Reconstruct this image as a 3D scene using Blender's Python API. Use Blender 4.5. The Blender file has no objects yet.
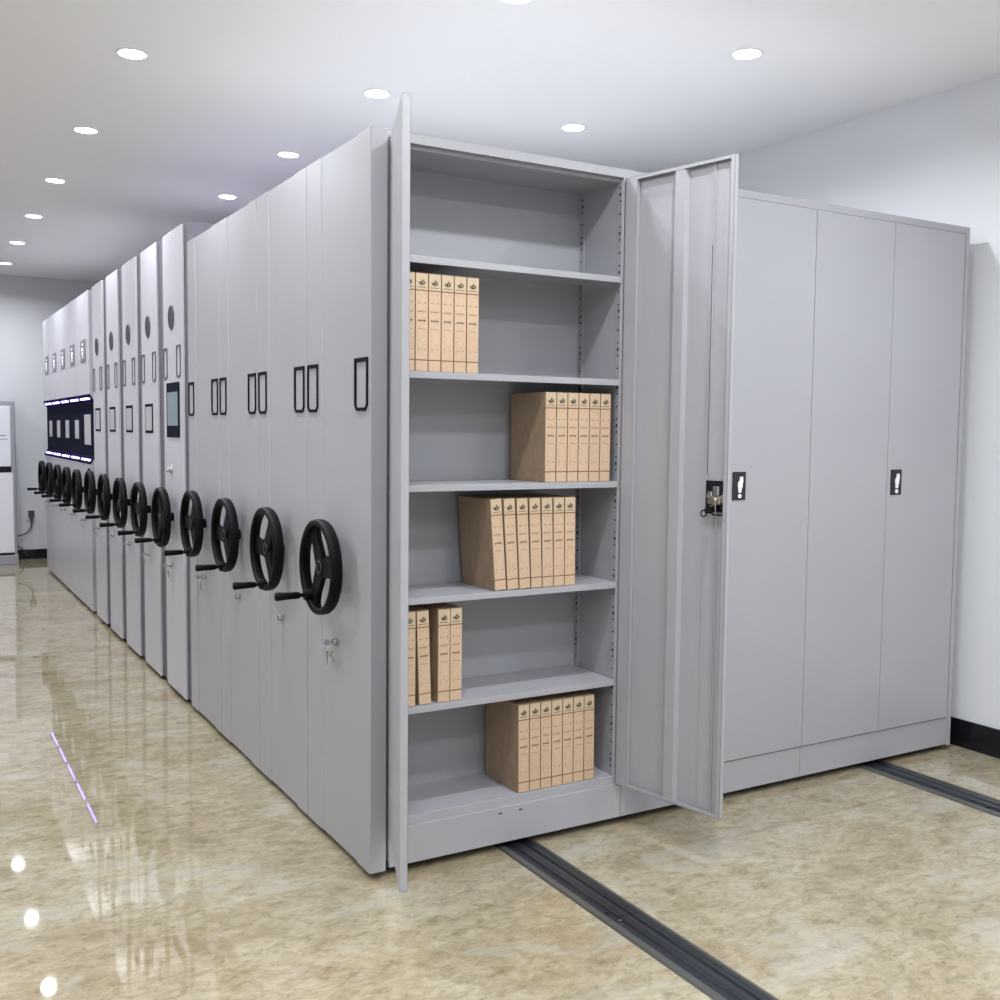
import bpy, bmesh, math, random
from mathutils import Matrix, Vector
random.seed(7)
R = math.radians
C = bpy.context.scene.collection

# ------------------------------------------------------------ camera, world, exposure
def cam_setup():
    yaw, pitch, roll, f = .528, -.067, .010, 1032.4
    cy, sy, cp, sp = math.cos(yaw), math.sin(yaw), math.cos(pitch), math.sin(pitch)
    F = Vector((sy*cp, cy*cp, sp)); r = Vector((cy, -sy, 0)); u = r.cross(F)
    c, s = math.cos(roll), math.sin(roll)
    r2 = c*r + s*u; u2 = -s*r + c*u
    m = Matrix((r2, u2, -F)).transposed().to_4x4()
    m.translation = Vector((-1.234, -2.898, 1.403))
    cd = bpy.data.cameras.new('camera'); cd.sensor_width = 36; cd.lens = 36*f/1000
    cd.clip_start = .02
    co = bpy.data.objects.new('camera', cd); co.matrix_world = m
    C.objects.link(co); bpy.context.scene.camera = co
cam_setup()
sc = bpy.context.scene
sc.view_settings.view_transform = 'Standard'; sc.view_settings.look = 'None'
sc.view_settings.gamma = 1; sc.view_settings.use_curve_mapping = False
sc.view_settings.exposure = -0.14
w = bpy.data.worlds.new('world'); sc.world = w; w.use_nodes = True
w.node_tree.nodes['Background'].inputs[0].default_value = (.85, .88, 1, 1)
w.node_tree.nodes['Background'].inputs[1].default_value = .3
LAMP_W = 16.5
LAMP_COL = (.925, .955, 1.0)

# ------------------------------------------------------------ materials
def mat(name, col, rough=.5, metal=0, spec=.5, emis=None, es=0, noise=0, nscale=20, bump=0, bscale=200, stretch=None, coat=0):
    m = bpy.data.materials.new(name); m.use_nodes = True
    nt = m.node_tree; b = nt.nodes['Principled BSDF']
    b.inputs['Base Color'].default_value = (*col, 1); b.inputs['Roughness'].default_value = rough
    b.inputs['Metallic'].default_value = metal; b.inputs['Specular IOR Level'].default_value = spec
    b.inputs['Coat Weight'].default_value = coat
    if emis:
        b.inputs['Emission Color'].default_value = (*emis, 1); b.inputs['Emission Strength'].default_value = es
    tc = nt.nodes.new('ShaderNodeTexCoord')
    mp = nt.nodes.new('ShaderNodeMapping'); nt.links.new(tc.outputs['Object'], mp.inputs[0])
    if stretch: mp.inputs['Scale'].default_value = stretch
    if noise:
        n = nt.nodes.new('ShaderNodeTexNoise'); n.inputs['Scale'].default_value = nscale; n.inputs['Detail'].default_value = 5
        nt.links.new(mp.outputs[0], n.inputs['Vector'])
        r = nt.nodes.new('ShaderNodeValToRGB')
        r.color_ramp.elements[0].position = .3; r.color_ramp.elements[1].position = .7
        r.color_ramp.elements[0].color = (*[c*(1-noise) for c in col], 1)
        r.color_ramp.elements[1].color = (*[min(1, c*(1+noise)) for c in col], 1)
        nt.links.new(n.outputs['Fac'], r.inputs[0]); nt.links.new(r.outputs[0], b.inputs['Base Color'])
    if bump:
        n = nt.nodes.new('ShaderNodeTexNoise'); n.inputs['Scale'].default_value = bscale; n.inputs['Detail'].default_value = 2
        nt.links.new(mp.outputs[0], n.inputs['Vector'])
        bp = nt.nodes.new('ShaderNodeBump'); bp.inputs['Strength'].default_value = bump; bp.inputs['Distance'].default_value = .002
        nt.links.new(n.outputs['Fac'], bp.inputs['Height']); nt.links.new(bp.outputs[0], b.inputs['Normal'])
    return m

M = {}
M['paint'] = mat('grey_enamel', (.360, .360, .386), .33, noise=.02, nscale=3, bump=.12, bscale=260)
M['paint_int'] = mat('grey_enamel_inside', (.33, .335, .36), .45, bump=.12, bscale=260)
M['white'] = mat('pale_enamel', (.50, .495, .545), .34, noise=.02, nscale=3, bump=.1, bscale=260)
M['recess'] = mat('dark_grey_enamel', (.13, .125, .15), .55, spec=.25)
M['side_grey'] = mat('mid_grey_enamel', (.27, .265, .30), .5)
M['bounce_sheet'] = mat('unseen_bounce_sheet', (.26, .26, .265), .6)  # unseen darker sheet, added to cut light bouncing to the ceiling
M['seam'] = mat('gap_shade_fill', (.02, .02, .022), .8)  # near-black colour standing for shade in gaps, holes and undersides
M['black'] = mat('black_plastic', (.0030, .0030, .0036), .5, spec=.12, noise=.2, nscale=40, bump=.2, bscale=500)
M['blackgloss'] = mat('black_gloss_plastic', (.006, .006, .009), .25)
M['holder'] = mat('label_holder_black', (.006, .007, .012), .7, spec=.08)
M['holder_grey'] = mat('label_holder_grey', (.11, .11, .135), .6, spec=.1)
M['chrome'] = mat('chrome', (.55, .55, .55), .22, metal=1)
M['brass'] = mat('worn_steel', (.42, .38, .32), .35, metal=1)
M['silver'] = mat('silver_plastic', (.8, .8, .82), .3)
M['navy'] = mat('navy_glass', (.006, .007, .020), .8, spec=.03)
M['screen'] = mat('screen_face', (.15, .205, .225), .35, emis=(.25, .38, .42), es=.08)
M['screen_frame'] = mat('screen_frame', (.008, .011, .020), .8, spec=.04)
M['greyscreen'] = mat('grey_display_face', (.40, .40, .42), .3)
M['led'] = mat('violet_white_led', (.8, .8, .9), .5, emis=(.24, .15, 1.0), es=15)
M['whitedot'] = mat('white_glow_mark', (.9, .9, .95), .4, emis=(.85, .85, 1), es=1.0)  # white marks with a weak emission
M['badge'] = mat('grey_badge', (.22, .215, .25), .5, spec=.2)
M['oval'] = mat('dark_grey_badge', (.06, .06, .075), .7, spec=.08)
M['wall'] = mat('white_wall_paint', (.71, .725, .76), .7, bump=.15, bscale=120)
M['ceil'] = mat('white_ceiling_paint', (.90, .90, .91), .75)
M['base'] = mat('black_baseboard', (.006, .005, .009), .25)
M['cable'] = mat('dark_cable', (.06, .06, .07), .5)
M['ac'] = mat('white_appliance', (.80, .81, .86), .35)
M['acgrey'] = mat('grey_appliance_trim', (.34, .35, .38), .4)
M['lampface'] = mat('lit_diffuser', (.9, .9, .9), .5, emis=(1, 1, 1), es=25)
M['lamprim'] = mat('white_lamp_rim', (.85, .85, .85), .4, emis=None)
M['kraft'] = mat('kraft_board_shaded', (.38, .27, .17), .75, noise=.10, nscale=60, bump=.15, bscale=300, stretch=(1, 1, .35))  # darker than the spine, shade of the box sides put into the colour
M['kraft_spine'] = mat('kraft_spine_paper', (.55, .395, .265), .7, noise=.08, nscale=90, bump=.1, bscale=300)
M['kraft_head'] = mat('pale_kraft_paper', (.52, .405, .275), .7, noise=.05, nscale=90)
M['ink'] = mat('printed_ink', (.07, .055, .03), .7)
M['inkline'] = mat('printed_line', (.20, .09, .05), .7)
M['ink_soft'] = mat('faint_ink', (.28, .17, .10), .7)

def rail_mat():
    m = mat('rail_steel', (.06, .067, .078), .32, metal=.75, noise=.35, nscale=6, stretch=(30, 1, 1))
    return m
M['rail'] = rail_mat()
M['rail_edge'] = mat('rail_grey_edge', (.12, .125, .115), .35, metal=.5)
M['rail_dark'] = mat('rail_groove', (.015, .016, .024), .5)

def floor_mat():
    m = bpy.data.materials.new('beige_marble_floor'); m.use_nodes = True
    nt = m.node_tree; N = nt.nodes; L = nt.links; b = N['Principled BSDF']
    tc = N.new('ShaderNodeTexCoord')
    def noise(scale, rot, sc_, detail=6, dist=.0, rough=.6):
        mp = N.new('ShaderNodeMapping'); mp.inputs['Rotation'].default_value = (0, 0, rot); mp.inputs['Scale'].default_value = sc_
        L.new(tc.outputs['Object'], mp.inputs[0])
        n = N.new('ShaderNodeTexNoise'); n.inputs['Scale'].default_value = scale; n.inputs['Detail'].default_value = detail
        n.inputs['Distortion'].default_value = dist; n.inputs['Roughness'].default_value = rough
        L.new(mp.outputs[0], n.inputs['Vector']); return n
    def ramp(src, stops):
        r = N.new('ShaderNodeValToRGB'); e = r.color_ramp.elements
        while len(e) < len(stops): e.new(.5)
        for i, (p, c) in enumerate(stops): e[i].position = p; e[i].color = (*c, 1)
        L.new(src, r.inputs[0]); return r
    def mix(a, bb, fac, mode='MIX'):
        x = N.new('ShaderNodeMixRGB'); x.blend_type = mode
        if isinstance(fac, float): x.inputs[0].default_value = fac
        else: L.new(fac, x.inputs[0])
        for i, v in ((1, a), (2, bb)):
            if isinstance(v, tuple): x.inputs[i].default_value = (*v, 1)
            else: L.new(v, x.inputs[i])
        return x.outputs[0]
    n1 = noise(2.1, R(12), (1, 1.35, 1), 12, .5, .72)
    base = ramp(n1.outputs['Fac'], [(.30, (.222, .175, .106)), (.44, (.292, .244, .162)), (.55, (.330, .290, .205)), (.70, (.385, .355, .275))]).outputs[0]
    n2 = noise(15, R(12), (1, 1.6, 1), 9, .8, .75)
    fine = ramp(n2.outputs['Fac'], [(.34, (.55, .50, .42)), (.47, (.92, .91, .88)), (.62, (1.20, 1.20, 1.19))]).outputs[0]
    col = mix(base, fine, .75, 'MULTIPLY')
    n3 = noise(3.6, R(-20), (1, 1.6, 1), 12, 1.4, .68)
    vein = ramp(n3.outputs['Fac'], [(.470, (0, 0, 0)), (.495, (1, 1, 1)), (.520, (0, 0, 0))]).outputs[0]
    vf = N.new('ShaderNodeMath'); vf.operation = 'MULTIPLY'; vf.inputs[1].default_value = .35; L.new(vein, vf.inputs[0])
    col = mix(col, (.19, .15, .09), vf.outputs[0])
    n6 = noise(26, 0, (1, 1.5, 1), 4, .3, .6)
    spk = ramp(n6.outputs['Fac'], [(.30, (.55, .48, .38)), (.40, (1, 1, 1))]).outputs[0]
    col = mix(col, spk, .6, 'MULTIPLY')
    n5 = noise(2.3, R(25), (1, 2.2, 1), 9, .7, .6)
    pale = ramp(n5.outputs['Fac'], [(.55, (0, 0, 0)), (.62, (1, 1, 1))]).outputs[0]
    pf = N.new('ShaderNodeMath'); pf.operation = 'MULTIPLY'; pf.inputs[1].default_value = .42; L.new(pale, pf.inputs[0])
    col = mix(col, (.385, .37, .32), pf.outputs[0])
    # faint joints of the large sheets
    br = N.new('ShaderNodeTexBrick'); br.inputs['Scale'].default_value = 1; br.inputs['Mortar Size'].default_value = .0016
    br.inputs['Brick Width'].default_value = 6.0; br.inputs['Row Height'].default_value = 2.51; br.inputs['Mortar Smooth'].default_value = .3
    mp = N.new('ShaderNodeMapping'); mp.inputs['Location'].default_value = (1.3, 1.14+2.51, 0)
    L.new(tc.outputs['Object'], mp.inputs[0]); L.new(mp.outputs[0], br.inputs['Vector'])
    bf = N.new('ShaderNodeMath'); bf.operation = 'MULTIPLY'; bf.inputs[1].default_value = .35; L.new(br.outputs['Fac'], bf.inputs[0])
    col = mix(col, (.20, .15, .09), bf.outputs[0])
    L.new(col, b.inputs['Base Color'])
    n4 = noise(5, 0, (1, 1, 1), 3)
    rr = N.new('ShaderNodeMapRange'); rr.inputs['To Min'].default_value = .012; rr.inputs['To Max'].default_value = .04
    L.new(n4.outputs['Fac'], rr.inputs['Value']); L.new(rr.outputs[0], b.inputs['Roughness'])
    b.inputs['Specular IOR Level'].default_value = .62
    nb = noise(2.2, R(10), (.5, 2.2, 1), 2, 0, .4)
    bp = N.new('ShaderNodeBump'); bp.inputs['Strength'].default_value = .012; bp.inputs['Distance'].default_value = .002
    L.new(nb.outputs['Fac'], bp.inputs['Height']); L.new(bp.outputs[0], b.inputs['Normal'])
    return m
M['floor'] = floor_mat()

# ------------------------------------------------------------ helpers
class MB:
    def __init__(s): s.bm = bmesh.new(); s.mats = []
    def mi(s, m):
        if m not in s.mats: s.mats.append(m)
        return s.mats.index(m)
    def box(s, x0, x1, y0, y1, z0, z1, m, bev=0, xf=None):
        i = s.mi(m)
        t = bmesh.new(); bmesh.ops.create_cube(t, size=1)
        for v in t.verts: v.co = Vector(((x0+x1)/2+v.co.x*(x1-x0), (y0+y1)/2+v.co.y*(y1-y0), (z0+z1)/2+v.co.z*(z1-z0)))
        if bev: bmesh.ops.bevel(t, geom=t.edges[:], offset=bev, segments=2, profile=.5, affect='EDGES')
        return s.merge(t, i, xf)
    def merge(s, t, i, xf=None, smooth=False):
        if xf: bmesh.ops.transform(t, matrix=xf, verts=t.verts)
        vm = {v: s.bm.verts.new(v.co) for v in t.verts}
        for f in t.faces:
            try: nf = s.bm.faces.new([vm[v] for v in f.verts])
            except ValueError: continue
            nf.material_index = i; nf.smooth = smooth
        t.free(); return s
    def prism(s, pts, axis, a, b_, m, xf=None):
        """extrude a polygon (2D points) along an axis"""
        i = s.mi(m); t = bmesh.new()
        def P(p, k):
            if axis == 'z': return (p[0], p[1], k)
            if axis == 'y': return (p[0], k, p[1])
            return (k, p[0], p[1])
        A = [t.verts.new(P(p, a)) for p in pts]; B = [t.verts.new(P(p, b_)) for p in pts]
        n = len(pts)
        for k in range(n): t.faces.new((A[k], A[(k+1) % n], B[(k+1) % n], B[k]))
        t.faces.new(A[::-1]); t.faces.new(B)
        bmesh.ops.recalc_face_normals(t, faces=t.faces)
        return s.merge(t, i, xf)
    def cyl(s, c, axis, r, h, m, seg=32, r2=None, xf=None, bev=0):
        i = s.mi(m); t = bmesh.new()
        bmesh.ops.create_cone(t, cap_ends=True, segments=seg, radius1=r, radius2=r if r2 is None else r2, depth=h)
        if bev:
            ed = [e for e in t.edges if abs(e.verts[0].co.z-e.verts[1].co.z) < 1e-6]
            bmesh.ops.bevel(t, geom=ed, offset=bev, segments=2, profile=.5, affect='EDGES')
        mm = {'z': Matrix.Identity(4), 'x': Matrix.Rotation(R(90), 4, 'Y'), 'y': Matrix.Rotation(R(90), 4, 'X')}[axis]
        bmesh.ops.transform(t, matrix=Matrix.Translation(c) @ mm, verts=t.verts)
        return s.merge(t, i, xf, smooth=False)
    def lathe(s, prof, m, seg=48, xf=None):
        """closed profile (x, r) turned about the X axis"""
        i = s.mi(m); t = bmesh.new(); n = len(prof); rings = []
        for k in range(seg):
            a = 2*math.pi*k/seg
            rings.append([t.verts.new((p[0], p[1]*math.cos(a), p[1]*math.sin(a))) for p in prof])
        for k in range(seg):
            for j in range(n):
                t.faces.new((rings[k][j], rings[k][(j+1) % n], rings[(k+1) % seg][(j+1) % n], rings[(k+1) % seg][j]))
        bmesh.ops.recalc_face_normals(t, faces=t.faces)
        return s.merge(t, i, xf, smooth=True)
    def tube(s, pts, r, m, seg=10, xf=None):
        i = s.mi(m); t = bmesh.new(); pts = [Vector(p) for p in pts]; rings = []
        for k, p in enumerate(pts):
            d = (pts[min(k+1, len(pts)-1)]-pts[max(k-1, 0)]).normalized()
            a = d.orthogonal() if k == 0 else (rings[-1][1]-d*rings[-1][1].dot(d))
            a.normalize(); b_ = d.cross(a)
            rings.append(([t.verts.new(p+r*(math.cos(q)*a+math.sin(q)*b_)) for q in [2*math.pi*j/seg for j in range(seg)]], a))
        for k in range(len(rings)-1):
            for j in range(seg):
                t.faces.new((rings[k][0][j], rings[k][0][(j+1) % seg], rings[k+1][0][(j+1) % seg], rings[k+1][0][j]))
        t.faces.new(rings[0][0][::-1]); t.faces.new(rings[-1][0])
        bmesh.ops.recalc_face_normals(t, faces=t.faces)
        return s.merge(t, i, xf, smooth=True)
    def torus(s, c, R_, r, m, axis='x', seg=20, n=8, xf=None):
        prof = [(r*math.cos(2*math.pi*k/n), R_+r*math.sin(2*math.pi*k/n)) for k in range(n)]
        mm = {'x': Matrix.Identity(4), 'y': Matrix.Rotation(R(90), 4, 'Z'), 'z': Matrix.Rotation(R(90), 4, 'Y')}[axis]
        x = Matrix.Translation(c) @ mm
        return s.lathe(prof, m, seg, (xf @ x) if xf else x)
    def build(s, name, parent=None, label=None, loc=None):
        me = bpy.data.meshes.new(name); s.bm.normal_update(); s.bm.to_mesh(me); s.bm.free()
        for m in s.mats: me.materials.append(M[m])
        o = bpy.data.objects.new(name, me); C.objects.link(o)
        if parent: o.parent = parent
        if label: o['label'] = label
        if loc: o.location = loc
        return o

def thing(name, label, cat, loc=(0, 0, 0), rz=0, group=None):
    o = bpy.data.objects.new(name, None); C.objects.link(o); o.empty_display_size = .1
    o.location = loc; o.rotation_euler = (0, 0, rz); tag(o, label, cat, group); return o
def tag(o, label, cat, group=None):
    o['label'] = label; o['category'] = cat
    if group: o['group'] = group
    return o
def kids(o): return [c for c in bpy.data.objects if c.parent == o]
def copy_tree(o, parent=None):
    c = o.copy(); C.objects.link(c)
    if parent: c.parent = parent
    for k in kids(o): copy_tree(k, c)
    return c
def struct(o): o['kind'] = 'structure'; return o

# ------------------------------------------------------------ the room
XL, XR, YB, YF, ZC = -3.6, 2.885, -4.8, 9.0, 2.955
def slab(name, x0, x1, y0, y1, z0, z1, m, bev=0):
    b = MB(); b.box(x0, x1, y0, y1, z0, z1, m, bev); return struct(b.build(name))
slab('floor', XL-.1, XR+.1, YB-.1, YF+.1, -.1, 0, 'floor')
slab('ceiling', XL-.1, XR+.1, YB-.1, YF+.1, ZC, ZC+.1, 'ceil')
slab('wall_right', XR, XR+.1, YB-.1, YF+.1, 0, ZC, 'wall')
slab('wall_left', XL-.1, XL, YB-.1, YF+.1, 0, ZC, 'wall')
slab('wall_far', XL, XR, YF, YF+.1, 0, ZC, 'wall')
slab('wall_back', XL, XR, YB-.1, YB, 0, ZC, 'wall')
slab('baseboard_right', XR-.012, XR, YB, YF, 0, .125, 'base', .002)
slab('baseboard_far', XL, XR-.012, YF-.012, YF, 0, .10, 'base', .002)
slab('baseboard_left', XL, XL+.012, YB, YF-.012, 0, .11, 'base', .002)
slab('baseboard_back', XL+.012, XR-.012, YB, YB+.012, 0, .11, 'base', .002)

# ------------------------------------------------------------ downlights
def make_downlight():
    r = thing('recessed_downlight', 'round recessed downlight', 'ceiling light', (0, 0, ZC))
    b = MB(); b.lathe([(-.001, .0535), (.004, .0545), (.006, .057), (.005, .061), (.0, .063), (-.001, .061)], 'lamprim', 40, Matrix.Rotation(R(90), 4, 'Y'))
    b.build('rim', r)
    b = MB(); b.cyl((0, 0, -.002), 'z', .054, .006, 'lampface', 40); b.build('diffuser', r)
    ld = bpy.data.lights.new('lamp_light', 'AREA'); ld.shape = 'DISK'; ld.size = .085; ld.energy = LAMP_W; ld.color = LAMP_COL
    ld.spread = R(157)
    lo = bpy.data.objects.new('lamp_light', ld); C.objects.link(lo); lo.parent = r; lo.location = (0, 0, -.012)
    return r
dl = make_downlight()
ordw = ['nearest', 'second nearest', 'third nearest', 'fourth nearest', 'fifth nearest', 'farthest']
spots = []
for k in range(6): spots.append((-.351+.009*k, 1.69+1.287*k, 'round recessed downlight over the aisle, %s of the six in the left row' % ordw[k]))
mid = ['middle row, cut by the top edge of the photo', 'middle row, just above and left of the open door top', 'middle row, second above the grey end panels', 'middle row, farthest one showing above the end panels']
for k in range(4): spots.append((.720, .365+1.253*k, 'round recessed downlight of the ' + mid[k]))
spots.append((1.809, .350, 'round recessed downlight at upper right, above the closed cabinet doors'))
spots.append((1.789, 1.58, 'round recessed downlight just above the top of the open cabinet'))
hid = 'round downlight outside the view'
for k in range(4): spots.append((-.30, .478-1.307*k, hid))
for k in range(4): spots.append((.752, -.85-1.275*k*.92, hid))
for k in range(3): spots.append((1.859, -.87-1.275*k, hid))
for k in range(6): spots.append((-1.55, -3.4+2.1*k, hid))  # unseen row assumed over the aisle, extended for more general light
for k in range(3): spots.append((-2.7, -3.4+2.1*k, hid))  # extra unseen lamps added to brighten the end panels
for i, (x, y, lb) in enumerate(spots):
    o = dl if i == 0 else copy_tree(dl)
    o.location = (x, y, ZC); tag(o, lb, 'ceiling light', 'recessed ceiling downlights')

# ------------------------------------------------------------ rails set in the floor
def rail(x0, x1, label):
    y0, y1 = -4.75, 8.3; wd = x1-x0
    r = thing('floor_rail', label, 'rail', ((x0+x1)/2, 0, 0), group='steel rails across the floor')
    h = wd/2
    b = MB()
    for a, c in ((y0, -.585), (-.583, y1)):
        b.prism([(-h, 0), (-h+.004, .006), (-h+.022, .008), (-h+.027, 0)], 'y', a, c, 'rail_edge')
        b.prism([(h, 0), (h-.004, .007), (h-.014, .009), (h-.018, 0)], 'y', a, c, 'rail_edge')
        b.box(-h+.027, h-.018, a, c, -.001, .0025, 'rail_dark')
        b.prism([(-.022, .0), (-.018, .0075), (.000, .009), (.012, .0075), (.016, 0)], 'y', a, c, 'rail')
        b.prism([(.024, 0), (.027, .0065), (h-.022, .0075), (h-.018, 0)], 'y', a, c, 'rail')
    b.build('track', r)
    b = MB(); b.cyl((-.030, -.60, .006), 'z', .006, .007, 'chrome', 12); b.build('screw', r, 'bright screw head')
    b = MB(); b.cyl((-.030, -.54, .006), 'z', .006, .007, 'rail_dark', 12); b.build('screw', r)
rail(.478, .618, 'dark steel floor rail running out from under the open cabinet')
rail(2.238, 2.392, 'dark steel floor rail under the closed doors, near the black baseboard')

# ------------------------------------------------------------ handwheel (sub-tree of a unit)
def wheel_meshes(parent, y, z, ang, spoke0, x0):
    """x0: outer face of the panel (wheel stands at -x)"""
    xf = Matrix.Translation((x0, y, z))
    b = MB()
    # rim: deep band with a rounded front lip
    b.lathe([(-.044, .143), (-.044, .150), (-.052, .1545), (-.070, .1555), (-.079, .153), (-.082, .147), (-.081, .138), (-.076, .134), (-.064, .137), (-.052, .140)], 'black', 64, xf)
    b.lathe([(0, .0), (0, .022), (-.030, .022), (-.034, .034), (-.060, .036), (-.066, .030), (-.067, .0)], 'black', 32, xf)
    for k in range(3):
        a = spoke0 + k*120
        rot = Matrix.Rotation(R(-a), 4, 'X')
        # spoke lies along local -Y (to the viewer's left), flares towards hub and rim
        b.prism([(-.010, -.034), (-.045, -.031), (-.090, -.027), (-.120, -.032), (-.139, -.052), (-.139, .052), (-.120, .032), (-.090, .027), (-.045, .031), (-.010, .034)], 'x', -.064, -.048, 'black', xf @ rot)
    wh = b.build('handwheel', parent)
    # handle
    cy = .133*math.cos(R(ang)); cz = .133*math.sin(R(ang))
    h = xf @ Matrix.Translation((0, -cy, cz))
    b = MB()
    b.cyl((-.074, 0, 0), 'x', .019, .026, 'black', 20, xf=h, bev=.003)
    b.cyl((-.098, 0, 0), 'x', .007, .03, 'black', 14, xf=h)
    b.lathe([(-.102, .0), (-.102, .0095), (-.106, .0115), (-.150, .0125), (-.178, .0145), (-.184, .0130), (-.186, .0)], 'black', 20, h)
    b.build('crank_grip', wh)
    b = MB()
    b.torus((-.0675, 0, 0), .019, .0014, 'holder_grey', xf=xf); b.cyl((-.068, 0, 0), 'x', .013, .003, 'black', 16, xf=xf)
    b.build('hub_cap', wh)
    return wh

def key_set(parent, y, z, kind, x0):
    b = MB()
    b.cyl((x0-.008, y, z), 'x', .011, .018, 'chrome', 20, bev=.002)
    b.torus((x0-.010, y, z), .0125, .002, 'chrome')
    b.box(x0-.0185, x0-.0165, y-.0012, y+.0012, z-.006, z+.006, 'seam')
    lk = b.build('panel_lock', parent)
    if kind:
        b = MB()
        # key in the lock, its ring, and a spare hanging from it
        b.box(x0-.030, x0-.017, y-.001, y+.001, z-.004, z+.004, 'chrome')
        b.cyl((x0-.036, y, z), 'y', .010, .003, 'chrome', 16)
        b.torus((x0-.034, y-.006, z-.017), .012, .0012, 'chrome', axis='y')
        b.cyl((x0-.032, y+.006, z-.040), 'x', .010, .003, 'brass', 16)
        b.box(x0-.033, x0-.031, y+.003, y+.009, z-.075, z-.048, 'brass')
        if kind > 1:
            b.cyl((x0-.026, y-.020, z-.037), 'x', .013, .003, 'chrome', 16)
            b.torus((x0-.026, y-.030, z-.044), .012, .002, 'chrome')
            b.box(x0-.027, x0-.025, y-.040, y-.022, z-.062, z-.052, 'chrome')
        b.build('keys', lk)

def holder(parent, y0, y1, z0, z1, m, x0, th=.004, bar=.006, top=None):
    """open label frame with chamfered lower corners on the -x face"""
    c = (y1-y0)*.15; top = top or bar
    o = [(y0, z1), (y1, z1), (y1, z0+c*1.15), (y1-c, z0), (y0+c, z0), (y0, z0+c*1.15)]
    i = [(y0+bar, z1-top), (y1-bar, z1-top), (y1-bar, z0+c*1.15+bar*.4), (y1-c-bar*.2, z0+bar), (y0+c+bar*.2, z0+bar), (y0+bar, z0+c*1.15+bar*.4)]
    b = MB()
    for k in range(6):
        k2 = (k+1) % 6
        b.prism([o[k], o[k2], i[k2], i[k]], 'x', x0-th, x0+.001, m)
    return b.build('label_holder', parent)

# ------------------------------------------------------------ aisle end panels
def near_panel(parent, y0, wd, H, m, x0=0, th=.055):
    """grey steel panel: two folded steps near the sides"""
    y1 = y0+wd
    prof = [(x0+th, y0+.001), (x0+.004, y0+.001), (x0+.001, y0+.004), (x0+.001, y0+.108), (x0+.0055, y0+.114), (x0+.0055, y0+wd-.148), (x0+.0015, y0+wd-.142),
            (x0+.0015, y0+wd-.008), (x0+.006, y0+wd-.003), (x0+th, y0+wd-.003)]
    b = MB(); b.prism(prof, 'z', .022, H, m)
    return b.build('end_panel', parent)

def body(parent, y0, y1, H, m='paint', x0=.066, x1=2.8, zb=.03):
    b = MB(); b.box(x0, x1, y0+.003, y1-.003, zb, H, m, .002)
    b.box(x0+.03, x1-.03, y0+.03, y1-.03, .006, zb, 'seam')
    b.box(x0+.004, x1-.004, y0+.005, y1-.005, H, H+.001, 'bounce_sheet')  # added out of sight to weaken bounce off the top
    b.box(x0-.014, x0+.01, y0+.02, y1-.02, .05, H-.03, 'seam')
    return b.build('shelving_body', parent)

PITCH = .5655
names = ['', 'second', 'third', 'fourth']
near_spokes = [(230, 240), (266, 180), (272, 180), (266, 180)]
def build_near_common(r, k):
    y = 0
    near_panel(r, y, PITCH, 2.30, 'paint')
    holder(r, y+.018, y+.122, 1.460, 1.622, 'holder', .001, bar=.010, top=.012)
    holder(r, y+.448, y+.550, 1.460, 1.622, 'holder', .0015, bar=.010, top=.012)
    hang, sp = near_spokes[k]
    wheel_meshes(r, y+.265, .957, hang, sp, .001)
    key_set(r, y+(.285 if k == 0 else .28), .703 if k in (0, 3) else .690, 2 if k in (0, 3) else 0, .004)

units = []
for k in range(4):
    if k == 0:
        lb = 'grey shelving unit with cabinet doors, foremost of the row, left bay open'
    elif k < 3:
        lb = 'grey shelving unit with handwheel, %s from the front of the row' % names[k]
    else:
        lb = 'grey shelving unit fourth from the front, just before the pale unit with a screen'
    r = thing('mobile_shelving_unit', lb, 'shelving unit', (0, PITCH*k, 0), group='grey mobile shelving units')
    build_near_common(r, k)
    if k: body(r, 0, PITCH, 2.285)
    units.append(r)

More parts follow.
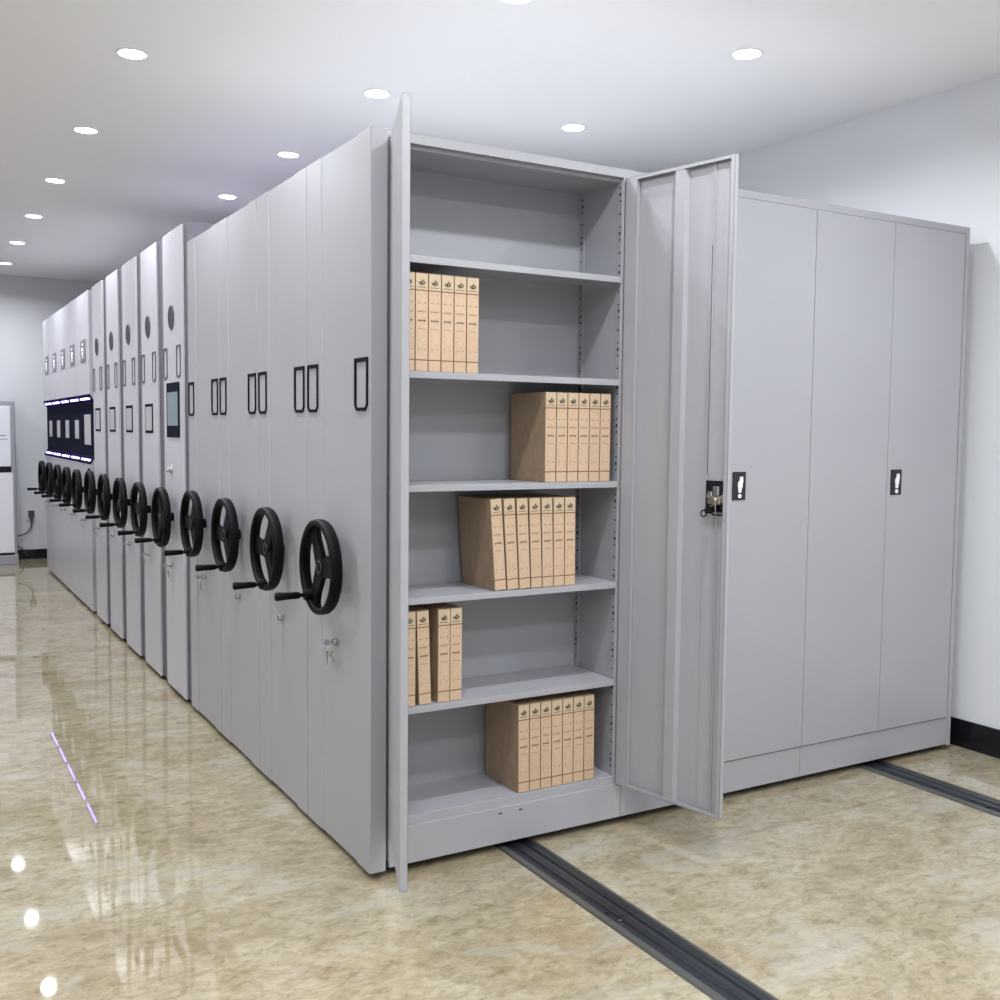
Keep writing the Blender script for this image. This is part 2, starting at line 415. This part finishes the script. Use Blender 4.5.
# ------------------------------------------------------------ pale taller units
TP = .575
tl = ['pale shelving unit with a dark touch screen and round badge on its end panel',
      'pale shelving unit next beyond the one with the touch screen',
      'pale round-badged unit, middle one of the five',
      'pale round-badged unit, fourth of the five',
      'pale round-badged unit farthest back, touching the black display panels']
for k in range(5):
    r = thing('mobile_shelving_unit', tl[k], 'shelving unit', (0, 2.366+TP*k, 0), group='pale shelving units with round badges')
    H = 2.405
    pw = .415
    b = MB(); b.box(0, .012, 0, pw, .022, H, 'white', .002); b.build('end_panel', r)
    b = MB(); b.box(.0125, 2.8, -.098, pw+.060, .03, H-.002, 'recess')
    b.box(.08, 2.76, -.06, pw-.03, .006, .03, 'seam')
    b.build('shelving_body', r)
    b = MB(); b.box(.0085, .012, pw+.006, pw+.055, .03, H-.006, 'side_grey'); b.build('edge_strip', r)
    b = MB(); b.cyl((-.001, .231, 1.968), 'x', .063, .006, 'oval', 40, bev=.001)
    b.torus((-.004, .231, 1.968), .060, .0015, 'badge'); b.build('round_badge', r)
    holder(r, .036, .120, 1.657, 1.818, 'holder_grey', 0, bar=.0085)
    holder(r, .330, .410, 1.657, 1.818, 'holder_grey', 0, bar=.0085)
    if k == 0:
        b = MB(); b.box(-.005, .001, .068, .345, 1.352, 1.634, 'screen_frame', .002); f = b.build('touch_screen', r)
        b = MB(); b.box(-.006, -.004, .092, .322, 1.412, 1.585, 'screen', .0005); b.build('display', f)
        b = MB(); b.cyl((-.012, .262, 1.182), 'x', .014, .024, 'chrome', 24, bev=.003); b.torus((-.002, .262, 1.182), .019, .004, 'chrome'); b.build('knob', r)
    else:
        b = MB(); b.box(-.003, .001, .126, .330, 1.370, 1.535, 'screen_frame', .002); f = b.build('indicator_window', r)
        b = MB(); b.box(-.0037, -.0028, .145, .311, 1.385, 1.518, 'greyscreen'); b.build('display', f)
    wheel_meshes(r, .231 if k else .235, .938, [247, 288, 278, 288, 288][k], [240, 180, 200, 180, 210][k], 0)
    key_set(r, .27 if k == 0 else .24, .68, [2, 1, 1, 1, 2][k], 0)
    units.append(r)

# ------------------------------------------------------------ far units with black lit displays
FP = .550
fl = ['far shelving unit with the widest grey window in its black lit display panel',
      'far shelving unit with black lit display, second of the five',
      'far shelving unit with black lit display, middle of the five',
      'far shelving unit with black lit display, fourth of the five',
      'far shelving unit with black lit display, last one before the far wall']
for k in range(5):
    r = thing('mobile_shelving_unit', fl[k], 'shelving unit', (0, 5.245+FP*k, 0), group='far shelving units with black displays')
    H = 2.405; g = .002
    prof = [(.045, .022), (0, .022), (0, 1.135), (.032, 1.185), (.032, 1.580), (0, 1.63), (0, H), (.045, H)]
    b = MB(); b.prism([(p[0], p[1]) for p in prof], 'y', g, FP-g, 'white'); b.build('end_panel', r)
    b = MB(); b.box(.045, 2.8, g, FP-g, .03, H-.004, 'white'); b.box(.08, 2.76, .03, FP-.03, .006, .03, 'seam'); b.build('shelving_body', r)
    b = MB()
    b.box(.024, .034, g, FP-g, 1.185, 1.580, 'navy')
    b.prism([(-.006, 1.130), (.0, 1.122), (.036, 1.180), (.027, 1.190)], 'y', g, FP-g, 'navy')
    b.prism([(-.006, 1.635), (.0, 1.645), (.036, 1.585), (.027, 1.575)], 'y', g, FP-g, 'navy')
    d = b.build('display_panel', r)
    b = MB()
    b.prism([(.002, 1.1455), (.006, 1.1435), (.013, 1.155), (.009, 1.159)], 'y', .055, FP-.055, 'led')
    b.build('light_strip', d); b = MB()
    b.prism([(.002, 1.6205), (.006, 1.6225), (.013, 1.609), (.009, 1.605)], 'y', .055, FP-.055, 'led')
    b.build('light_strip', d)
    b = MB()
    if k == 0: b.box(.020, .026, .13, .42, 1.265, 1.495, 'greyscreen', .001)
    else: b.box(.020, .026, .17, .36, 1.305, 1.455, 'greyscreen', .001)
    b.build('window', d)
    b = MB(); b.box(-.006, .001, .16, .38, 1.893, 2.058, 'badge', .003)
    for q, (z, s_) in enumerate(((2.022, .012), (1.985, .030), (1.955, .022), (1.93, .012))):
        b.box(-.0078, -.006, .27-s_*1.1, .27+s_*1.1, z-.006-s_*.2, z+.006+s_*.2, 'whitedot')
    b.build('dotted_badge', r)
    wheel_meshes(r, .27, .922, [243, 243, 240, 243, 240][k], [240, 200, 180, 220, 190][k], 0)
    key_set(r, .27, .69, [2, 1, 1, 1, 2][k], 0)
    if k == 0:
        b = MB(); b.cyl((-.008, .05, 1.08), 'x', .012, .018, 'black', 16, bev=.002); b.build('knob', r)
    units.append(r)

# ------------------------------------------------------------ foremost unit: cabinet front with three bays
U = units[0]
D0, D1 = .004, .262          # depth of the front compartment
ZT = 2.30
b = MB()
b.box(.066, .092, D0, PITCH-.003, .048, ZT-.002, 'paint', .001)
b.build('side_panel', U)
b = MB(); b.box(.092, 2.775, D0+.0, PITCH-.003, ZT-.006, ZT, 'paint'); b.box(.092, 2.775, D0, D0+.018, 2.271, ZT-.006, 'paint', .001)
b.box(.092, .937, D0+.018, D0+.034, 2.258, 2.262, 'paint'); b.box(.092, 2.775, D0+.018, PITCH-.01, 2.262, ZT-.006, 'paint_int'); b.box(.094, 2.773, D0+.02, PITCH-.005, ZT, ZT+.001, 'bounce_sheet')  # last box: unseen sheet added to limit bounce off the top
b.build('top_panel', U)
b = MB(); b.box(2.775, 2.80, D0-.002, PITCH-.003, .022, ZT, 'paint', .001); b.build('side_panel', U)
b = MB(); b.box(.092, .937, D1, D1+.004, .16, 2.27, 'paint_int'); b.build('back_panel', U)
b = MB(); b.box(.092, 2.775, D1+.02, PITCH-.004, .03, 2.262, 'paint_int'); b.box(.955, 2.775, .03, D1+.02, .16, 2.262, 'paint_int'); b.build('rear_shelving_body', U)
# kick plates
for x0, x1 in ((.068, .967), (.969, 1.861), (1.863, 2.774)):
    b = MB(); b.box(x0, x1, D0-.002, D0+.016, .028, .150, 'paint', .0015)
    if x0 < .1:
        b.box(0.464, 0.478, D0-.003, D0-.0015, .128, .132, 'seam'); b.box(0.543, 0.557, D0-.003, D0-.0015, .128, .132, 'seam')
    b.build('kick_plate', U)
b = MB(); b.box(.15, 2.7, .06, PITCH-.06, .008, .03, 'seam'); b.build('wheel_carriage', U)
# inner wall between the open bay and the next
b = MB(); b.box(.937, .947, D0, D1+.004, .15, 2.272, 'paint'); b.build('partition', U)
# dark strip painting the shaded gap line beside the hinge
b = MB(); b.box(.9475, .955, D0+.004, D0+.02, .15, 2.272, 'seam'); b.build('hinge_gap', U)
# perforated slotted uprights
for yy, wd in ((.008, .020), (D1-.028, .026)):
    for sx in (1, -1):
        b = MB()
        xa, xb = (.9345, .937) if sx > 0 else (.0915, .0945)
        b.box(xa, xb, yy, yy+wd, .19, 2.262, 'paint')
        z = .215
        fx0, fx1 = (xa-.0008, xa+.0004) if sx > 0 else (xb-.0004, xb+.0008)
        while z < 2.2:
            for dz, hh, ww in ((0, .003, .0035), (.022, .0055, .004), (.044, .003, .0035), (.088, .003, .0035)):
                b.box(fx0, fx1, yy+wd/2-ww, yy+wd/2+ww, z+dz-hh, z+dz+hh, 'seam')
            z += .132
        b.build('slotted_upright', U)
# shelves
for zt in (1.936, 1.584, 1.231, .877, .530):
    b = MB()
    b.box(.0955, .9335, .0035, D1-.002, zt-.004, zt, 'paint')
    b.box(.0955, .9335, .0025, .0055, zt-.021, zt, 'paint', .001)
    b.box(.0955, .9335, .0055, .016, zt-.021, zt-.019, 'paint')
    b.box(.0955, .9335, D1-.004, D1-.001, zt-.02, zt, 'paint')
    b.build('shelf', U)
b = MB(); b.box(.092, .937, D0+.012, D1, .176, .181, 'paint'); b.box(.092, .937, D0+.004, D0+.0118, .15, .1795, 'paint', .001)
b.build('bottom_shelf', U)

def door_handle(b, x0, x1, z0, z1, y):
    b.box(x0, x1, y-.004, y, z0, z1, 'blackgloss', .001)
def closed_door(x0, x1, hx=None, th=.018):
    b = MB(); b.box(x0+.0012, x1-.0012, -.004, th-.004, .154, 2.268, 'paint', .0015); d = b.build('door', U)
    if hx:
        b = MB(); b.box(hx, hx+.066, -.0075, -.0035, 1.152, 1.258, 'blackgloss', .0015); h = b.build('handle', d)
        b = MB(); cx = hx+.032
        b.prism([(cx-.006, 1.180), (cx+.008, 1.180), (cx+.010, 1.196), (cx+.014, 1.200), (cx+.014, 1.214), (cx+.017, 1.222), (cx+.015, 1.240), (cx+.001, 1.240), (cx, 1.226), (cx-.007, 1.218), (cx-.009, 1.206), (cx-.006, 1.196)], 'y', -.0115, -.0075, 'silver')
        b.build('lever', h, 'silver lever')
        b = MB(); b.cyl((cx+.002, -.009, 1.167), 'y', .008, .004, 'silver', 16); b.build('keyhole', h, 'silver lock face')
    return d
closed_door(.970, 1.412)
closed_door(1.412, 1.863, 1.458)
closed_door(1.863, 2.314)
closed_door(2.314, 2.764, 2.336)
b = MB()
for x in (1.4125, 1.8635, 2.3145, 2.7655): b.box(x-.003, x+.003, .0125, .016, .156, 2.266, 'seam')  # dark strips paint the shade between the doors
b.box(.97, 2.77, .0125, .016, 2.262, 2.2715, 'seam'); b.box(.97, 2.77, .0125, .016, .149, .158, 'seam')
b.build('door_gap_shade', U)

# open doors, built in the plane y: outer face 0, inner side +y
def open_door(hinge, theta, side, w=.448, th=.018):
    d = bpy.data.objects.new('door', None); C.objects.link(d); d.parent = U; d.location = hinge; d.rotation_euler = (0, 0, theta)
    d.empty_display_size = .1
    s = side                       # +1 extends along +x, -1 along -x
    z0, z1 = .154, 2.268
    def bx(b, a, c, y0, y1, za, zb, m, bev=.0008):
        x0, x1 = sorted((s*a, s*c)); b.box(x0, x1, y0, y1, za, zb, m, bev)
    b = MB()
    bx(b, 0, w, 0, .0015, z0, z1, 'paint', 0)                     # skin
    bx(b, 0, .003, 0, th, z0, z1, 'paint'); bx(b, w-.003, w, 0, th, z0, z1, 'paint')
    bx(b, 0, w, 0, th, z1-.003, z1, 'paint'); bx(b, 0, w, 0, th, z0, z0+.003, 'paint')
    bx(b, 0, .052, th-.002, th, z0, z1, 'paint')                    # hinge return flange
    bx(b, .050, .052, .003, th, z0+.003, z1-.003, 'paint', 0)
    bx(b, w-.016, w, th-.002, th, z0, z1, 'paint')
    bx(b, .050, w-.016, .014, th, z1-.012, z1, 'paint'); bx(b, .050, w-.016, .014, th, z0, z0+.012, 'paint')
    b.build('door_leaf', d)
    b = MB()                                                       # hat shaped stiffener
    xs = [.175, .182, .188, .236, .242, .250]
    p = [(s*xs[0], .0015), (s*xs[1], .0015), (s*xs[2], .017), (s*xs[3], .017), (s*xs[4], .0015), (s*xs[5], .0015), (s*xs[4]-s*.002, .001), (s*xs[1]+s*.002, .001)]
    b.prism([(s*.208, .0015), (s*.214, .017), (s*.254, .017), (s*.262, .0015)], 'z', z0+.004, z1-.004, 'paint')
    b.build('stiffener', d)
    b = MB()
    bx(b, w-.100, w-.016, .0015, .0045, z0+.004, z1-.004, 'paint', 0)
    bx(b, w-.082, w-.0785, .0045, .0115, 1.27, z1-.004, 'paint', 0); bx(b, w-.088, w-.0825, .0045, .0065, 1.27, 2.0, 'seam', 0)
    bx(b, w-.045, w-.0415, .0045, .0125, z0+.004, 1.14, 'paint', 0); bx(b, w-.0495, w-.0455, .0045, .0075, z0+.004, 1.14, 'seam', 0)
    b.build('locking_rod', d)
    return d
dr = open_door((.957, .000, 0), R(101.7), -1)
# inner latch, lock body and keys on the open right door (local: -x outward, +y inner side)
b = MB(); b.box(-.432, -.362, .0045, .0145, 1.150, 1.250, 'blackgloss', .001); lp = b.build('handle', dr)
b = MB()
b.box(-.408, -.362, .0145, .034, 1.180, 1.208, 'brass', .003); b.cyl((-.385, .030, 1.190), 'y', .016, .03, 'brass', 20, bev=.002)
b.box(-.400, -.376, .0145, .028, 1.208, 1.240, 'chrome', .004); b.box(-.372, -.352, .0145, .024, 1.200, 1.222, 'chrome', .003)
b.box(-.424, -.404, .0145, .022, 1.186, 1.214, 'chrome', .003)
b.cyl((-.362, .03, 1.206), 'y', .007, .014, 'chrome', 14)
b.build('lock_case', lp, 'worn metal lock mechanism')
b = MB()
b.cyl((-.375, .048, 1.163), 'y', .012, .004, 'blackgloss', 18); b.torus((-.352, .040, 1.150), .010, .0025, 'black', axis='y')
b.torus((-.382, .044, 1.168), .014, .0022, 'black', axis='y')
b.box(-.425, -.385, .038, .041, 1.146, 1.151, 'black', .001, Matrix.Identity(4))
b.tube([(-.398, .040, 1.205), (-.400, .044, 1.17), (-.401, .042, 1.138)], .0016, 'chrome')
b.build('keys', lp)
for o in kids(lp): o.location = (-.018, -.006, -.006)
dl2 = open_door((.0635, .000, 0), R(-110.3), 1, th=.022)

# ------------------------------------------------------------ archive boxes
BW, BD, BH = .0425, .225, .302
def emblem(b, cx, cz, y, s=1.0):
    # small printed emblem: a round swirl with a raised crest
    pts = 14
    for a0, a1, ro, ri in ((170, 370, .0090, .0055),):
        n = 8
        for k in range(n):
            t0 = R(a0+(a1-a0)*k/n); t1 = R(a0+(a1-a0)*(k+1)/n)
            b.prism([(cx+s*ro*math.cos(t0), cz+s*ro*.8*math.sin(t0)), (cx+s*ro*math.cos(t1), cz+s*ro*.8*math.sin(t1)), (cx+s*ri*math.cos(t1), cz+s*ri*.6*math.sin(t1)), (cx+s*ri*math.cos(t0), cz+s*ri*.6*math.sin(t0))], 'y', y-.0004, y+.0002, 'ink')
    b.prism([(cx-.005*s, cz-.001*s), (cx-.001*s, cz-.004*s), (cx+.003*s, cz+.002*s), (cx+.002*s, cz+.009*s), (cx-.001*s, cz+.004*s)], 'y', y-.0004, y+.0002, 'ink')
    b.prism([(cx+.003*s, cz-.002*s), (cx+.007*s, cz+.001*s), (cx+.006*s, cz+.006*s), (cx+.004*s, cz+.003*s)], 'y', y-.0004, y+.0002, 'ink')
def make_box():
    b = MB(); b.box(-BW/2, BW/2, 0, BD, 0, BH, 'kraft', .0008)
    # side print near the lower front corner (left side)
    for z, l in ((.040, .05), (.029, .045), (.020, .03)):
        b.box(-BW/2-.0003, -BW/2+.0003, .018, .018+l, z, z+.0022, 'ink_soft')
    r = b.build('archive_box')
    b = MB()
    y = -.0004
    b.box(-BW/2+.0012, BW/2-.0012, y, .0006, .002, .248, 'kraft_spine')
    b.box(-BW/2+.0012, BW/2-.0012, y, .0006, .2505, .300, 'kraft_head')
    b.box(-BW/2+.0008, BW/2-.0008, y-.0003, y+.0003, .2475, .2510, 'inkline')
    b.box(-BW/2+.0008, BW/2-.0008, y-.0003, y+.0003, .0335, .0370, 'inkline')
    emblem(b, 0, .274, y, 1.25)
    rnd = random.Random(3)
    def dashes(z, h, n, m, x0=-.014, x1=.014):
        st = (x1-x0)/n
        for k in range(n):
            b.box(x0+k*st+st*.12, x0+k*st+st*.82, y-.0003, y+.0003, z, z+h, m)
    dashes(.2575, .0026, 5, 'ink'); 
    for x in (-.012, .0, .011): b.box(x, x+.002, y-.0003, y+.0003, .236, .239, 'ink_soft')
    for x in (-.012, .010): b.box(x, x+.003, y-.0003, y+.0003, .209, .213, 'ink')
    b.box(-.004, .004, y-.0003, y+.0003, .2105, .2115, 'ink_soft')
    dashes(.182, .0045, 6, 'ink_soft'); dashes(.154, .005, 4, 'ink'); dashes(.130, .002, 8, 'ink_soft')
    for k in range(6): b.box(-.012, -.0105, y-.0003, y+.0003, .060+k*.012, .0628+k*.012, 'ink_soft')
    for x in (-.011, .009): b.box(x, x+.003, y-.0003, y+.0003, .066, .069, 'ink')
    b.build('spine_label', r, 'pale printed spine with small emblem')
    return r
proto = make_box()
ords = ['leftmost', 'second', 'third', 'fourth', 'fifth', 'sixth', 'seventh']
where = {1.584: 'second compartment from the top', 1.231: 'third compartment from the top', .877: 'fourth compartment from the top', .530: 'fifth compartment from the top', .181: 'bottom compartment'}
first = [True]
def put_boxes(z, xs, leans, ys=None):
    n = len(xs)
    for i, x in enumerate(xs):
        o = proto if first[0] else copy_tree(proto)
        first[0] = False
        pos = 'leftmost' if i == 0 else ('rightmost' if i == n-1 else ords[i]+' from left')
        wh = {1.584: 'in the second compartment down', 1.231: 'in the third compartment down', .877: 'in the fourth compartment down', .530: 'in the fifth compartment down', .181: 'in the bottom compartment'}[z]
        l = leans[i]
        # rotate about the lower corner it stands on (leaning left: lower left corner... stays on shelf)
        a = R(l)
        dz = abs(math.sin(a))*BW/2
        o.location = (x, (ys[i] if ys else .014), z+dz+.0006); o.rotation_euler = (0, -a, 0)
        state = ' leaning' if abs(l) > 1 else ''
        tag(o, 'kraft archive box%s, %s of %s %s' % (state, pos, ['', '', '', '', 'four', '', 'six', 'seven'][n], wh) if z > .2 else
            'kraft archive box, %s of seven in the bottom compartment' % pos, 'archive box', 'brown archive boxes on the open shelves')
def row(x0, x1, n): s = (x1-x0)/n; return [x0+s*(k+.5) for k in range(n)]
put_boxes(1.584, row(.110, .380, 6), [0]*6)
put_boxes(1.231, row(.636, .906, 6), [0, 0, 0, 0, 0, 0])
# leaning set: top to the left
put_boxes(.877, [.468, .5155, .562, .608, .653, .6975, .742], [4.2, 3.6, 3.0, 2.3, 1.6, .9, .6], ys=[.010]*7)
put_boxes(.530, [.140, .196, .262, .306], [0, 2.0, 0, 0])
put_boxes(.181, row(.546, .860, 7), [.6]*7)

# ------------------------------------------------------------ things by the far wall
ac = thing('standing_air_conditioner', 'tall white floor-standing appliance with black band by the far wall', 'air conditioner', (-.49, 8.60, 0))
x0, x1, y1 = -.30, .285, .33
b = MB(); b.box(x0, x1, 0, y1, .03, 1.66, 'acgrey', .012); b.build('casing', ac)
b = MB(); b.box(x0+.02, x1-.045, -.012, .01, .995, 1.60, 'ac', .004); 
for k in range(9): b.box(x0+.04, x1-.065, -.0130, -.0115, 1.36+k*.022, 1.3615+k*.022, 'silver')
b.box(x1-.15, x1-.09, -.0135, -.0115, 1.30, 1.312, 'acgrey'); b.box(x1-.15, x1-.07, -.0135, -.0115, 1.265, 1.272, 'acgrey')
b.build('upper_panel', ac, 'white upper panel')
b = MB(); b.box(x0+.02, x1-.045, -.012, .01, .935, .992, 'blackgloss', .002); b.build('black_band', ac, 'glossy black band')
b = MB(); b.box(x0+.02, x1-.03, -.014, .01, .12, .93, 'ac', .004); b.build('lower_panel', ac, 'white lower panel')
b = MB(); b.box(x0-.005, x1+.005, -.02, y1, 0, .095, 'acgrey', .004); b.box(x0+.02, x1-.03, -.012, -.0, .096, .115, 'blackgloss'); b.build('plinth', ac)

ot = thing('wall_socket', 'wall socket with a dark plug in it on the far wall', 'socket', (-.035, YF-.001, .47))
b = MB(); b.box(-.045, .045, -.010, 0, -.06, .05, 'silver', .003); b.build('face_plate', ot)
b = MB(); b.box(-.03, .03, -.040, -.010, -.025, .045, 'cable', .004); b.build('adapter', ot)
cb = MB(); cb.tube([(-.035, 8.972, .445), (-.035, 8.962, .40), (-.040, 8.955, .345), (-.065, 8.95, .30), (-.10, 8.945, .272), (-.15, 8.94, .255), (-.21, 8.925, .25)], .007, 'cable')
cb.box(-.047, -.023, 8.955, 8.985, .385, .455, 'cable', .003)
tag(cb.build('power_cord'), 'dark power cord curving from the wall socket to the white appliance', 'cord')
cb = MB(); cb.tube([(-.215, 8.94, .17), (-.17, 8.95, .14), (-.13, 8.96, .115), (-.10, 8.965, .06), (-.07, 8.96, .008)], .007, 'cable')
tag(cb.build('power_cord'), 'short dark cord dropping to the floor beside the black baseboard', 'cord')
